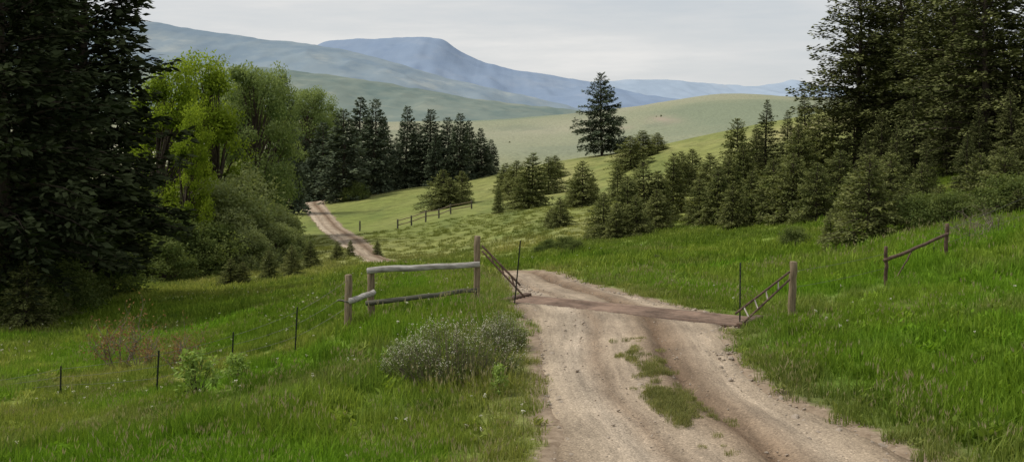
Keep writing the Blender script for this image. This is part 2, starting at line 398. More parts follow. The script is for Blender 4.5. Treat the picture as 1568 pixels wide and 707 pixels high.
# ---------------------------------------------------------------- terrain mesh
ys=[-20.0]
while ys[-1]<62: ys.append(ys[-1]+.28)
while ys[-1]<8200: ys.append(ys[-1]+max(.28,(ys[-1])*.0125 if ys[-1]>110 else .28+(ys[-1]-62)*.022))
ys=np.array(ys)
tt=np.linspace(-1,1,470); tt=np.sign(tt)*(np.abs(tt)*.62+np.abs(tt)**3*.75)
X=(tt[None,:]*(ys[:,None]+CC)).ravel(); Y=np.repeat(ys,len(tt))
Z=H(X,Y); dd,hw=roadd(X,Y)
ed=fbm(X*1.3,Y*1.3,21,3)*.22
ins=1-sst(-.35,.12,np.abs(dd)-hw+ed)
Z=Z-ins*np.where(Y>70,.35,.16)
gv=np.array([4.85,-3.1]);gv/=np.hypot(*gv);gn=np.array([-gv[1],gv[0]])
GD=1.0
ga=(X-2.23)*gv[0]+(Y-23.95)*gv[1]; gb=(X-2.23)*gn[0]+(Y-23.95)*gn[1]
Z=np.where((np.abs(ga)<2.95)&(gb>-.2)&(gb<GD+.25),Z-.45,Z)
nr,nc=len(ys),len(tt)
ii=(np.arange(nr-1)[:,None]*nc+np.arange(nc-1)[None,:]).ravel()
FQ=np.stack([ii,ii+1,ii+nc+1,ii+nc],1)
me=mkmesh('ground',np.stack([X,Y,Z],1),FQ,[M_GROUND],smooth=True)
a=me.attributes.new('dirt','FLOAT','POINT')
a.data.foreach_set('value',(1-sst(-.2,.75,np.abs(dd)-hw)).astype(np.float32))
gc=gcol(X,Y,dd,hw); gc=gc*np.where(Y<36,.75,1.0)[:,None]
setcol(me,'gcol',gc)
bare=np.exp(-((X-108)/10)**2-((Y-800)/45)**2)*1.1*(.6+.6*fbm(X/6,Y/20,31,3))+np.exp(-((X-75)/7)**2-((Y-760)/20)**2)*.5
a=me.attributes.new('bare','FLOAT','POINT'); a.data.foreach_set('value',np.clip(bare,0,1).astype(np.float32))
obj('ground',me)
# ---------------------------------------------------------------- road mesh
nl=41; lat=np.linspace(-1,1,nl)
hwv=RC[:,2]+.30
PX=RC[:,0][:,None]+RN[:,0][:,None]*lat*hwv[:,None]; PY=RC[:,1][:,None]+RN[:,1][:,None]*lat*hwv[:,None]
dl=lat[None,:]*hwv[:,None]; PXf=PX.ravel(); PYf=PY.ravel()
HZ=H(PXf,PYf).reshape(PX.shape)
wv=fbm(PX*.5,PY*.25,40,2)*.12
rut=lambda c,w: np.exp(-((dl+wv-c)/w)**2)
near=1-sst(45,70,PY)
off=.0-.09*rut(.52,.17)-.05*rut(-.95,.30)-.035*rut(-.65,.10)-.03*rut(1.35,.15)+.045*rut(.15,.22)+.03*rut(.9,.15)+.02*fbm(PX*2,PY*2,44,4)+.02*fbm(PX*6,PY*1.5,47,3)
gd=np.abs((PX-2.23)*gn[0]+(PY-24.4)*gn[1])
off=off*sst(.6,2.0,gd)
off=np.where(near>.5,off,.05)
edge=sst(.0,.45,hwv[:,None]-np.abs(dl))
RZ=HZ+off-(1-edge)*.16
gb2=(PX-2.23)*gn[0]+(PY-23.95)*gn[1]
RZ=np.where((gb2>.05)&(gb2<GD-.05)&(PY>20)&(PY<29),RZ-.40,RZ)
nrw=len(RC); ii=(np.arange(nrw-1)[:,None]*nl+np.arange(nl-1)[None,:]).ravel()
FQ=np.stack([ii,ii+1,ii+nl+1,ii+nl],1)
me=mkmesh('dirt_road',np.stack([PXf,PYf,RZ.ravel()],1),FQ,[M_ROAD],smooth=True)
uvl=me.uv_layers.new(name='lane')
li=np.empty(len(me.loops),dtype=np.int32); me.loops.foreach_get('vertex_index',li)
UVv=np.stack([dl.ravel(),np.repeat(ss,nl)],1)[li]
uvl.data.foreach_set('uv',UVv.ravel().astype(np.float32))
obj('dirt_road',me)
# ---------------------------------------------------------------- scatter by geometry nodes
def scatter(name,P3,rot,scl,idx,coll,col=None):
    me=bpy.data.meshes.new(name); me.vertices.add(len(P3)); me.vertices.foreach_set('co',P3.astype(np.float32).ravel())
    a=me.attributes.new('rot','FLOAT_VECTOR','POINT'); a.data.foreach_set('vector',rot.astype(np.float32).ravel())
    a=me.attributes.new('scl','FLOAT_VECTOR','POINT'); a.data.foreach_set('vector',scl.astype(np.float32).ravel())
    a=me.attributes.new('idx','INT','POINT'); a.data.foreach_set('value',idx.astype(np.int32))
    if col is not None: setcol(me,'gcol',col)
    me.update()
    o=obj(name,me)
    ng=bpy.data.node_groups.new(name+'_scatter','GeometryNodeTree')
    ng.interface.new_socket('Geometry',in_out='INPUT',socket_type='NodeSocketGeometry')
    ng.interface.new_socket('Geometry',in_out='OUTPUT',socket_type='NodeSocketGeometry')
    gi=ng.nodes.new('NodeGroupInput'); go=ng.nodes.new('NodeGroupOutput')
    ip=ng.nodes.new('GeometryNodeInstanceOnPoints'); ci=ng.nodes.new('GeometryNodeCollectionInfo')
    ci.inputs['Collection'].default_value=coll; ci.inputs['Separate Children'].default_value=True; ci.inputs['Reset Children'].default_value=True
    def na(nm,t):
        x=ng.nodes.new('GeometryNodeInputNamedAttribute'); x.data_type=t; x.inputs['Name'].default_value=nm; return x.outputs[0]
    L=ng.links.new
    L(gi.outputs[0],ip.inputs['Points']); L(ci.outputs[0],ip.inputs['Instance']); ip.inputs['Pick Instance'].default_value=True
    L(na('idx','INT'),ip.inputs['Instance Index']); L(na('rot','FLOAT_VECTOR'),ip.inputs['Rotation']); L(na('scl','FLOAT_VECTOR'),ip.inputs['Scale'])
    L(ip.outputs[0],go.inputs[0])
    md=o.modifiers.new('scatter','NODES'); md.node_group=ng
    return o
def blades(r,A_,nb,rad,hmin,hmax,w,mi=0,bendy=.5):
    ang=r.uniform(0,6.283,nb); rr=rad*np.sqrt(r.uniform(0,1,nb))
    bx=np.stack([np.cos(ang)*rr,np.sin(ang)*rr,np.full(nb,-.04)],1)
    hh=r.uniform(hmin,hmax,nb); az=r.uniform(0,6.283,nb); bd=np.abs(r.normal(.25,.3,nb))*bendy*2
    dr=np.stack([np.cos(az),np.sin(az),np.zeros(nb)],1); sa=az+r.uniform(.8,2.2,nb); sd=np.stack([np.cos(sa),np.sin(sa),np.zeros(nb)],1)
    ww=(w*r.uniform(.6,1.4,nb))[:,None]
    def at(s): return bx+dr*(bd*hh*s*s)[:,None]+np.array([0,0,1.])*(hh*(s-.25*bd*s*s))[:,None]
    V=np.stack([bx-sd*ww*.4,bx+sd*ww*.4,at(.55)+sd*ww*.5,at(.55)-sd*ww*.5,at(1)+sd*ww*.08,at(1)-sd*ww*.08],1).reshape(-1,3)
    k=np.arange(nb)*6
    Fq=np.concatenate([np.stack([k,k+1,k+2,k+3],1),np.stack([k+3,k+2,k+4,k+5],1)])
    tn=r.uniform(0,.85,nb)**1.3
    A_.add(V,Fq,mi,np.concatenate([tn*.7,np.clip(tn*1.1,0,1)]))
    return at(1),hh
def proto(coll,name,me):
    o=bpy.data.objects.new(name,me); coll.objects.link(o); return o
cg=bpy.data.collections.new('grass_tufts')
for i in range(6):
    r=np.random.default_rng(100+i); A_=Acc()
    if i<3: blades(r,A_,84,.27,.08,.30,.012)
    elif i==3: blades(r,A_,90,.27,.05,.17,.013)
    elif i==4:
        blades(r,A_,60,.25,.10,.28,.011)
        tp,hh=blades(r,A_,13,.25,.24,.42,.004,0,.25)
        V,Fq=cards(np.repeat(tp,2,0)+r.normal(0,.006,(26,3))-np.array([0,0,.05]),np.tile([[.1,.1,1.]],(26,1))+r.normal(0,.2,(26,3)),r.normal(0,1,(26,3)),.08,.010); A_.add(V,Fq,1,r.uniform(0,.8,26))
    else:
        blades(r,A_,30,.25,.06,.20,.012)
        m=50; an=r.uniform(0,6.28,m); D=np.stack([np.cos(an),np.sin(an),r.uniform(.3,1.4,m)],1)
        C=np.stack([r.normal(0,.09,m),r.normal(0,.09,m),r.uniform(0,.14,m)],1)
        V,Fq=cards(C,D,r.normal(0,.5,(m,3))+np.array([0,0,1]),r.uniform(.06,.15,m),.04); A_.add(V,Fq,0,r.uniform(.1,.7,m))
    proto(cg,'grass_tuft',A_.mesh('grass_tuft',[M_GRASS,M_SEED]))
cf=bpy.data.collections.new('meadow_tufts')
for i in range(4):
    r=np.random.default_rng(200+i); A_=Acc(); blades(r,A_,72,.5,.07+.02*i,.22+.04*i,.032)
    proto(cf,'meadow_tuft',A_.mesh('meadow_tuft',[M_GRASS,M_SEED]))
R=np.random.default_rng(9)
def place(name,x,y,coll,kinds,base,jit,seed_idx=None,pr=None):
    d,hw=roadd(x,y); e=np.abs(d)-hw-fbm(x*1.3,y*1.3,21,3)*.2
    ga=(x-2.23)*gv[0]+(y-23.95)*gv[1]; gb=(x-2.23)*gn[0]+(y-23.95)*gn[1]
    k=(e>R.uniform(-.02,.38,len(x)))&~((np.abs(ga)<3.0)&(gb>-.25)&(gb<GD+.35))
    x,y,e,d,hw=x[k],y[k],e[k],d[k],hw[k]; z=H(x,y)
    hfac=np.clip(.42+.6*e,.42,1)*(1+.55*fbm(x*.35,y*.35,55,4))*base(x,y)
    s=hfac*R.uniform(1-jit,1+jit,len(x))
    rot=np.stack([R.normal(0,.08,len(x)),R.normal(0,.08,len(x)),R.uniform(0,6.28,len(x))],1)
    wsc=np.maximum(s,.75)
    idx=R.choice(kinds,len(x),p=pr)
    if seed_idx is not None:
        ps=.04+.40*(1-sst(.6,3.0,e))+.45*sst(.0,.4,fbm(x*.25,y*.4,331,3))
        idx=np.where(R.random(len(x))<ps*.5,seed_idx,idx)
    return scatter(name,np.stack([x,y,z],1),rot,np.stack([wsc,wsc,s],1),idx,coll,gcol(x,y,d,hw))
def gen(y0,y1,dens,marg=.49):
    xs=[];yy=[]
    st=np.linspace(y0,y1,40)
    for a,b_ in zip(st[:-1],st[1:]):
        w=(b_*marg+2.5)*2; m=int((b_-a)*w*dens((a+b_)/2)); yy.append(R.uniform(a,b_,m)); xs.append(R.uniform(-w/2,w/2,m))
    return np.concatenate(xs),np.concatenate(yy)
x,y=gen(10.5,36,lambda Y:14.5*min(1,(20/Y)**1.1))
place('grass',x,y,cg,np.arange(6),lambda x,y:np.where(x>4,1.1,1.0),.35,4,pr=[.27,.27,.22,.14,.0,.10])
x,y=gen(34,112,lambda Y:4.3*min(1,(36/Y)**1.2))
place('meadow_grass',x,y,cf,np.arange(4),lambda x,y:1.05-.55*sst(60,110,y),.3)
m=1500; yy=R.uniform(13.4,20.5,m); cx=np.interp(yy,RC[:,1],RC[:,0]); xx=cx+.05+R.normal(0,.16,m)
k=(fbm(xx*2.2,yy*1.1,61,3)+.5*np.exp(-((yy-16.0)/1.5)**2)+R.normal(0,.18,m)>.34)
xx,yy=xx[k],yy[k]; s=R.uniform(.18,.5,len(xx))
vc=np.array([[.22,.225,.085]])*R.uniform(.75,1.25,(len(xx),1))
scatter('verge_grass',np.stack([xx,yy,H(xx,yy)+.03],1),np.stack([0*xx,0*xx,R.uniform(0,6.28,len(xx))],1),np.stack([s*.9,s*.9,s],1),R.choice([0,3],len(xx)),cg,vc)
# gravel stones
cr=bpy.data.collections.new('gravel_stones')
for i in range(4):
    bm=bmesh.new(); bmesh.ops.create_icosphere(bm,subdivisions=2,radius=1)
    for v in bm.verts: v.co*=1+.28*math.sin(v.co.x*3+i)*math.cos(v.co.y*2.3+i*2); v.co.z*=.6; v.co.x*=1.2
    me=bpy.data.meshes.new('stone'); bm.to_mesh(me); bm.free(); me.materials.append(M_ROCK); proto(cr,'stone',me)
m=12000; j=R.integers(0,len(RC),m); j=j[(RC[j,1]>9)&(RC[j,1]<40)]; m=len(j)
side=R.choice([-1,1],m); mid=R.random(m)<.35
lt=np.where(mid,R.normal(0,.8,m),side*(RC[j,2]+R.normal(-.02,.22,m)))
xx=RC[j,0]+RN[j,0]*lt; yy=RC[j,1]+RN[j,1]*lt
gb=(xx-2.23)*gn[0]+(yy-23.95)*gn[1]; k=~((gb>-.1)&(gb<1.2)); xx,yy,mid=xx[k],yy[k],mid[k]
s=R.lognormal(-4.4,.5,len(xx))*np.where(mid,.8,1.2)
scatter('gravel',np.stack([xx,yy,H(xx,yy)-np.where(mid,.01,.02)],1),R.uniform(0,6.28,(len(xx),3))*np.array([.1,.1,1]),np.stack([s,s,s],1),R.integers(0,4,len(xx)),cr)
# ---------------------------------------------------------------- vegetation
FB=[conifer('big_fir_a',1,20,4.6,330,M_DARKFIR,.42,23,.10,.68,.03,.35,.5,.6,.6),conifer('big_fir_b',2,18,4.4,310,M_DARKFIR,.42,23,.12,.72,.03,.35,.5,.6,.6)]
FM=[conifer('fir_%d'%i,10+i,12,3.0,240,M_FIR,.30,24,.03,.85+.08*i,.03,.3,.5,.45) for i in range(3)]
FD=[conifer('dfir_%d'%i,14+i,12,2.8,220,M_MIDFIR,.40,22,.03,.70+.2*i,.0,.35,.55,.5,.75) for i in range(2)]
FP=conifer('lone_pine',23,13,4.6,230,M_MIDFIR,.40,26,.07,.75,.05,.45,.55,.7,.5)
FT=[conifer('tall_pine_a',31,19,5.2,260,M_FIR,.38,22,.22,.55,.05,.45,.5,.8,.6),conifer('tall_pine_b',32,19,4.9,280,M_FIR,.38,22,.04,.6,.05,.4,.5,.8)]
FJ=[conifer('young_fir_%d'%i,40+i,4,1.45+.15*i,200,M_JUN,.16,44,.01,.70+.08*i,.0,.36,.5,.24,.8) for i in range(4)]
def T(name,me,u,Y,top=None,h=None,basehgt=1,wid=1.0,rz=None,sink=.1):
    x=wx_(u,Y); z=h1(x,Y)-sink
    if h is None: h=-(top-VH)/F*Y-z
    s=h/basehgt
    return obj(name,me,(x,Y,z),(random.uniform(-.02,.02),random.uniform(-.02,.02),random.uniform(0,6.28) if rz is None else rz),(s*wid,s*wid,s))
for (u,Y,h,w,k) in [(5,44,21,.95,0),(128,54,21,.98,1),(50,58,22,.95,0),(-120,50,20,1,1),(-330,52,20,1,0)]:
    T('fir_tree',FB[k],u,Y,h=h,basehgt=20 if k==0 else 18,wid=w)
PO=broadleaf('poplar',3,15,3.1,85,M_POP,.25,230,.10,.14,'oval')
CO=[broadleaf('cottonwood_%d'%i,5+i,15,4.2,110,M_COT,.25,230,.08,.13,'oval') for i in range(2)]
for (u,Y,top,w) in [(262,84,92,.85),(312,90,82,.95),(228,92,120,.8),(290,80,160,.7)]: T('poplar_tree',PO,u,Y,top=top,basehgt=15,wid=w)
for (u,Y,top,w,k) in [(385,100,92,.85,0),(350,106,98,.8,1),(412,112,106,.62,1),(475,214,130,.85,0),(498,220,150,.7,1),(455,218,145,.8,1)]: T('cottonwood_tree',CO[k],u,Y,top=top,basehgt=15,wid=w)
for (u,Y,top,k,w) in [(492,208,188,0,1.2),(436,150,115,0,.7),(470,212,215,1,1.2)]: T('fir_tree',FD[k],u,Y,top=top,basehgt=12,wid=w)
for (u,Y,top,k) in [(526,172,168,0),(548,185,148,1),(572,178,152,0),(587,190,178,1),(515,225,175,1),(622,185,163,0),(640,195,188,1),(660,184,167,1),(684,190,180,0),(704,182,174,0),(722,188,184,1),(738,186,196,1),(752,192,214,0),(606,195,212,0),(668,180,200,1)]:
    T('fir_tree',FD[k],u,Y,top=top,basehgt=12,wid=random.uniform(.85,1.3))
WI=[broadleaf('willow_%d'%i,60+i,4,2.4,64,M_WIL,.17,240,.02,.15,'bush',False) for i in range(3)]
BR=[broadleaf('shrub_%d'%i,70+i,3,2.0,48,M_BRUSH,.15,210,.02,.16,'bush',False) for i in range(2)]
for (u,Y,top) in [(330,84,285),(370,88,275),(398,92,302),(420,90,318),(440,88,335),(350,82,325),(395,86,335),(425,84,345),(300,84,300),(448,86,352),(378,80,355),(345,95,262)]:
    T('willow_shrub',random.choice(WI),u,Y,top=top,basehgt=4,wid=random.uniform(.9,1.15),sink=.25)
for (u,Y,top) in [(200,74,345),(240,76,330),(280,78,335),(320,78,350),(150,60,375),(110,55,385),(60,50,375),(20,44,395),(310,76,372),(250,72,375),(-60,55,370),(545,170,280),(205,80,300),(170,84,290),(85,48,400)]:
    T('shrub',random.choice(BR),u,Y,top=top,basehgt=3,wid=random.uniform(1.0,1.3),sink=.2)
for (u,Y,h,w) in [(352,66,1.7,1.2),(372,66,1.4,1.3),(412,68,1.9,1),(447,70,2.0,1),(475,76,1.9,1),(515,80,1.4,1.2),(537,82,1.2,.9),(578,84,1.2,.9),(40,42,2.6,1.1),(80,46,2,1.2)]:
    T('young_fir_tree',random.choice(FJ),u,Y,h=h,basehgt=4,wid=w,sink=.05)
T('pine_tree',FP,922,184,top=112,basehgt=13,wid=1.0,sink=.2)
for (u,Y,top,w) in [(815,112,235,1.0),(802,114,262,1.1),(763,110,285,.75),(790,135,246,1.2),(840,140,240,1.1),(678,135,260,1.2),(708,138,262,1),(690,134,272,1.2),(775,150,250,1.4),(850,160,238,1.4),
   (893,100,247,1.05),(880,102,268,1.1),(908,104,268,.9),(858,84,302,1.3),(845,86,318,1.4),(945,98,252,1.0),(925,70,294,1.1),(960,72,270,1.1),(985,76,250,1.1),(1010,76,262,1.1),(1030,80,235,1.0),(945,68,310,1.1),(975,68,300,1.1),(1005,70,290,1.1),
   (1045,90,232,1),(1060,92,228,1),(1088,88,235,1.1),(1070,72,275,1.1),(1100,70,255,1.1),(1128,92,182,1.0),(1115,80,238,1.1),(1140,84,222,1.1),(1150,68,262,1.1),(1185,66,245,1.1),(1120,66,278,1.1),(1215,64,235,1.1),
   (1250,60,250,1.1),(1285,62,230,1.1),(1220,78,190,1.0),(1255,80,170,1.0),(1300,50,270,1.1),(1328,37.5,238,1.0),(1272,42,328,1.1),(1290,38,350,1.0),(1382,42,288,1.1),(1365,46,235,1.1),(1412,48,250,1.1),(1440,44,282,1.1),(1475,44,300,1.2),(1350,38,335,1.1),
   (1500,42,235,1.1),(1540,38,225,1.1),(1580,38,240,1.1),(1525,36,300,1.2),(1560,34,290,1.1),(1610,45,200,1.2),(1660,45,200,1.2),(965,150,208,1.7),(985,160,200,1.9),(1008,165,203,1.9),(1045,110,245,1.1)]:
    T('young_fir_tree',random.choice(FJ),u,Y,top=top,basehgt=4,wid=w*random.uniform(.9,1.15),sink=.08)
for (u,Y,top) in [(1172,95,152),(1205,100,168),(1158,105,190),(1235,90,140),(1275,85,150),(1310,80,150),(1350,72,165),(1400,68,150),(1450,66,175),(1500,62,165),(1550,60,140),(1590,58,120),(1325,64,205),(1420,58,215),(1640,60,100),(1480,54,205),(1375,62,190)]:
    T('fir_tree',FM[random.randrange(3)],u,Y,top=top,basehgt=12,wid=random.uniform(1.0,1.25))
for (u,Y,top,k,w) in [(1315,82,-40,0,1.1),(1385,80,-70,1,1.1),(1450,72,-60,0,1.1),(1510,66,-110,1,1.1),(1570,66,-100,1,1.1),(1350,90,-10,0,1.0),(1640,66,-100,1,1),(1480,84,-50,1,1.1),(1420,92,-60,0,1.1)]:
    T('pine_tree',FT[k],u,Y,top=top,basehgt=19,wid=w)
for (u,Y,h) in [(880,60,.7),(865,62,.9),(840,66,.7),(1218,46,.8),(825,64,.5),(1005,44,.3),(1420,37,1.2),(1455,36,1.1),(1545,35,1.3)]:
    T('shrub',BR[0],u,Y,h=h,basehgt=3,wid=1.4,sink=.05)
cs=bpy.data.collections.new('distant_shrub_kinds')
proto(cs,'distant_shrub',FJ[0]); proto(cs,'distant_shrub',FJ[2])
m=70; yy=R.uniform(380,1000,m); uu=R.uniform(560,1350,m); xx=(uu-UC)/F*yy
k=fbm(xx/60,yy/90,77,3)>.15; xx,yy=xx[k],yy[k]; s=R.uniform(.2,.5,len(xx))
scatter('distant_shrubs',np.stack([xx,yy,H(xx,yy)-.2],1),np.stack([0*xx,0*xx,R.uniform(0,6,len(xx))],1),np.stack([s*1.5,s*1.5,s*.8],1),R.integers(0,2,len(xx)),cs)
# foreground plants
def fl_bush():
    r=np.random.default_rng(88); A_=Acc()
    for i in range(260):
        a=r.uniform(0,6.28); q=math.sqrt(r.random()); x=math.cos(a)*q*1.25; y=math.sin(a)*q*.7
        hh=(1.0-.55*q*q)*r.uniform(.55,1.15)
        p0=np.array([x*.75,y*.75,0]); p1=np.array([x*.9,y*.9,hh*.6]); p2=np.array([x*1.05,y*1.05,hh])
        A_.limb([p0,p1,p2],[.006,.004,.002],0,3)
        m=18; C=p0+(p2-p0)*r.uniform(.1,.95,m)[:,None]+r.normal(0,.04,(m,3))
        V,Fq=cards(C,r.normal(0,1,(m,3))+np.array([0,0,.5]),r.normal(0,.6,(m,3))+np.array([0,0,1]),r.uniform(.04,.10,m),.022); A_.add(V,Fq,1,r.uniform(.1,.7,m))
        if r.random()<.75:
            m=r.integers(7,14); C=p2+r.normal(0,.055,(m,3))*np.array([1,1,.8]); V,Fq=cards(C,r.normal(0,1,(m,3)),r.normal(0,.5,(m,3))+np.array([0,0,1]),r.uniform(.012,.026,m),.018); A_.add(V,Fq,2,r.uniform(0,.9,m))
    return A_.mesh('flowering_bush',[M_TWIG,M_BRUSH,M_WHITE])
fm=fl_bush()
def G(name,me,u,Y,rz=0,sc=(1,1,1),dz=0):
    x=wx_(u,Y); return obj(name,me,(x,Y,h1(x,Y)+dz),(0,0,rz),sc)
G('flowering_bush',fm,700,17.9,.1,(.92,.9,1.0))
G('flowering_bush',fm,770,20,2,(.5,.6,.6)); G('flowering_bush',fm,630,18.6,1,(.5,.6,.6))
lw=broadleaf('leafy_weed',90,.75,.36,18,M_LEAFY,.10,26,.1,.2,'bush',False)
G('leafy_plant',lw,303,21.6,0,(1.0,1.0,1.15)); G('leafy_plant',lw,362,23.0,2,(.75,.75,.75)); G('leafy_plant',lw,765,17.0,1,(.4,.4,.6))
tw=twiggy('bare_shrub',91,1.5,1.0,10,M_RED,520,.07,3)
G('bare_shrub',tw,182,30,0,(1.1,1.1,1.2)); G('bare_shrub',tw,272,27,1,(.75,.75,.8)); G('bare_shrub',tw,215,29,2,(.8,.8,.8))
tb=twiggy('dead_brush',92,1.2,2.4,26,None,0,.05,3)
G('brush_pile',tb,1490,30,0,(1.3,1,.75)); G('brush_pile',tb,1525,31,1,(1.2,1,.7))
ts=twiggy('grey_willow',93,4,1.0,12,M_WIL,300,.14,3); G('bare_shrub',ts,368,84,0,(1,1,1.3))
cw=bpy.data.collections.new('wildflower_kinds'); r=np.random.default_rng(5); A_=Acc()
A_.limb([(0,0,0),(0.01,0,.16),(.02,.01,.34)],[.004,.003,.002],0,3)
V,Fq=cards(np.array([[.02,.01,.34]]*10)+r.normal(0,.012,(10,3)),r.normal(0,1,(10,3)),r.normal(0,1,(10,3))+np.array([0,0,1.]),.026,.020); A_.add(V,Fq,1,r.uniform(0,1,10))
proto(cw,'wildflower',A_.mesh('wildflower',[M_BRUSH,M_WHITE]))
x,y=gen(13,60,lambda Y:1.3*min(1,(20/Y))); k=(fbm(x*.35,y*.3,91,3)>.12)&(R.random(len(x))<np.where(x>4,.2,1)); x,y=x[k],y[k]
d,hw=roadd(x,y); k=np.abs(d)>hw+.4; x,y=x[k],y[k]; s=R.uniform(.6,1.2,len(x))
scatter('wildflowers',np.stack([x,y,H(x,y)],1),np.stack([R.normal(0,.2,len(x)),R.normal(0,.2,len(x)),R.uniform(0,6,len(x))],1),np.stack([s,s,s],1),np.zeros(len(x)),cw)
# ---------------------------------------------------------------- fences & cattle guard
def log(name,p0,p1,r0,r1,mat,parent,k=14,seed=0,wob=.012,segs=8):
    rr=np.random.default_rng(seed+7); p0=np.array(p0);p1=np.array(p1)
    T_=p1-p0; L=np.linalg.norm(T_); T_/=L
    ref=np.array([0,0,1.]) if abs(T_[2])<.8 else np.array([1.,0,0])
    A_=np.cross(T_,ref);A_/=np.linalg.norm(A_);B_=np.cross(T_,A_)
    V=[];Fc=[]
    prof=[(0,.86),(.012/L,1)]+[(i/segs,1) for i in range(1,segs)]+[(1-.015/L,1),(1,.82)]
    wb=rr.normal(0,wob,(len(prof),2)); wb[:2]=wb[1]
    for i,(t,q) in enumerate(prof):
        rad=(r0+(r1-r0)*t)*q
        for j in range(k):
            a=j*2*math.pi/k; rj=rad*(1+.06*math.sin(a*3+seed)+.03*math.sin(a*5+t*6))
            V.append(p0+T_*L*t+A_*(math.cos(a)*rj+wb[i,0]*.6)+B_*(math.sin(a)*rj+wb[i,1]*.6))
    m=len(prof)
    for i in range(m-1):
        for j in range(k): Fc.append((i*k+j,i*k+(j+1)%k,(i+1)*k+(j+1)%k,(i+1)*k+j))
    Fc.append(tuple(range(k))[::-1]); Fc.append(tuple((m-1)*k+j for j in range(k)))
    return obj(name,mkmesh(name,np.array(V),Fc,[mat],smooth=True),parent=parent)
def bar(name,p0,p1,w,h,mat,parent):
    p0=Vector(p0);p1=Vector(p1);d=p1-p0
    bm=bmesh.new(); bmesh.ops.create_cube(bm,size=1)
    for v in bm.verts: v.co=Vector((v.co.x*w,v.co.y*h,v.co.z*d.length))
    bmesh.ops.bevel(bm,geom=bm.edges[:],offset=min(w,h)*.12,segments=1,affect='EDGES')
    me=bpy.data.meshes.new(name); bm.to_mesh(me); bm.free(); me.materials.append(mat)
    o=obj(name,me,parent=parent); o.rotation_mode='QUATERNION'; o.rotation_quaternion=d.to_track_quat('Z','Y'); o.location=(p0+p1)/2
    return o
def empty(name):
    e=bpy.data.objects.new(name,None); e.empty_display_size=.3; COL.objects.link(e); return e
def W(u,v,Y): return np.array([(u-UC)/F*Y,Y,-(v-VH)/F*Y])
def gnd(u,Y,dz=-.3):
    x=wx_(u,Y); return np.array([x,Y,h1(x,Y)+dz])
def post(parent,u,top,Y,r,mat,lean=0,seed=0):
    g=gnd(u,Y); t=W(u+lean,top,Y); return log('post',g,t,r,r*.93,mat,parent,seed=seed)
e=empty('wooden_brace_fence')
post(e,730,361,25.4,.075,M_POST,1,1); post(e,568,413,25.3,.085,M_POST,1,2); post(e,532,420,24.5,.085,M_POST,2,3)
log('top_rail',W(562,414,25.15),W(735,404,25.22),.072,.066,M_RAIL,e,seed=5,wob=.015)
log('lower_rail',W(560,464,25.2),W(731,444,25.25),.058,.05,M_DRAIL,e,seed=6,wob=.02)
log('short_rail',W(536,461,24.35),W(573,447,25.05),.07,.062,M_RAIL,e,seed=8)
log('stub',W(517,459,24.6),W(536,462,24.4),.02,.03,M_DRAIL,e,seed=9)
def tpost(parent,u,top,Y,lean=0,mat=M_STEEL,w=.05):
    g=gnd(u,Y); t=W(u+lean,top,Y)
    bar('t_post_flange',g,t,w,.012,mat,parent); g2=g+np.array([0,.022,0]); t2=t+np.array([0,.022,-.004])
    bar('t_post_web',g2,t2,.012,.03,mat,parent)
    for k in range(9):
        p=g+(t-g)*(.3+.075*k); bar('stud',p+np.array([0,-.016,-.012]),p+np.array([0,-.016,.012]),.02,.018,mat,parent)
    return g,t
e=empty('wire_fence')
ends=[]
for (u,top,Y,ln) in [(450,470,24.2,5),(354,508,25,3),(238,536,22.6,5),(92,560,26,1),(-40,585,27,0)]:
    ends.append(tpost(e,u,top,Y,ln))
def wire(parent,P0,P1,sag=.03,r=.0035):
    a=Acc(); t=np.linspace(0,1,9); pts=P0+(P1-P0)*t[:,None]; pts[:,2]-=sag*4*t*(1-t); a.limb(pts,[r]*9,0,4)
    obj('wire',a.mesh('wire',[M_WIRE]),parent=parent)
pp=[(gnd(532,24.4),W(534,420,24.4))]+ends
for i in range(len(pp)-1):
    for f in (.55,.74,.93):
        wire(e,pp[i][0]+(pp[i][1]-pp[i][0])*f,pp[i+1][0]+(pp[i+1][1]-pp[i+1][0])*f)
def wing(name,P_top,P_bot,P_base,mat,rungs,gap=.2,pale=None):
    e=empty(name)
    log('upper_bar',P_top,P_bot,.024,.024,mat,e,8,wob=0)
    off=np.array([0,0,-gap])
    A0=P_top+off*1.0; A1=P_bot+(P_base-P_bot)
    log('lower_bar',A0,A1,.022,.022,mat,e,8,wob=0)
    for t in rungs:
        log('rung',P_top+(P_bot-P_top)*t,A0+(A1-A0)*min(1,t+.03),.016,.016,pale or mat,e,8,wob=0)
    return e
e=wing('gate_wing',W(738,376,25.3),W(797,437,25.0),W(802,453,24.9),M_RUST,[.25,.5,.75],.12)
tpost(e,786,368,24.9,11)
e=wing('gate_wing',W(1209,416,23.4),W(1126,480,22.5),W(1138,494,22.3),M_RUST,[.22,.45,.66,.85],.16,M_PALE)
tpost(e,1133,402,22.8,1)
e=empty('wooden_post'); log('post',gnd(1211,23.6),W(1215,400,23.6),.085,.078,M_POST,e,seed=12)
e=empty('pipe_fence')
a0=gnd(1356,26); log('post',a0,W(1357,377,26),.045,.042,M_RUST,e,seed=14); a1=gnd(1448,27.5); log('post',a1,W(1450,342,27.5),.05,.046,M_RUST,e,seed=15)
log('rail',W(1354,400,25.93),W(1452,358,27.4),.042,.038,M_RUST,e,seed=16)
log('brace',W(1366,437,26.3),W(1396,385,26.7),.018,.016,M_RUST,e,seed=17)
tpost(e,1430,378,28.5,0)
wire(e,W(1357,388,26),W(1215,415,23.6)); wire(e,W(1357,410,26),W(1213,440,23.6))
wire(e,W(1450,352,27.5),W(1640,270,31)); wire(e,W(1450,372,27.5),W(1640,300,31))
e=empty('cattle_guard')
zg=h1(2.2,24.2)+.03
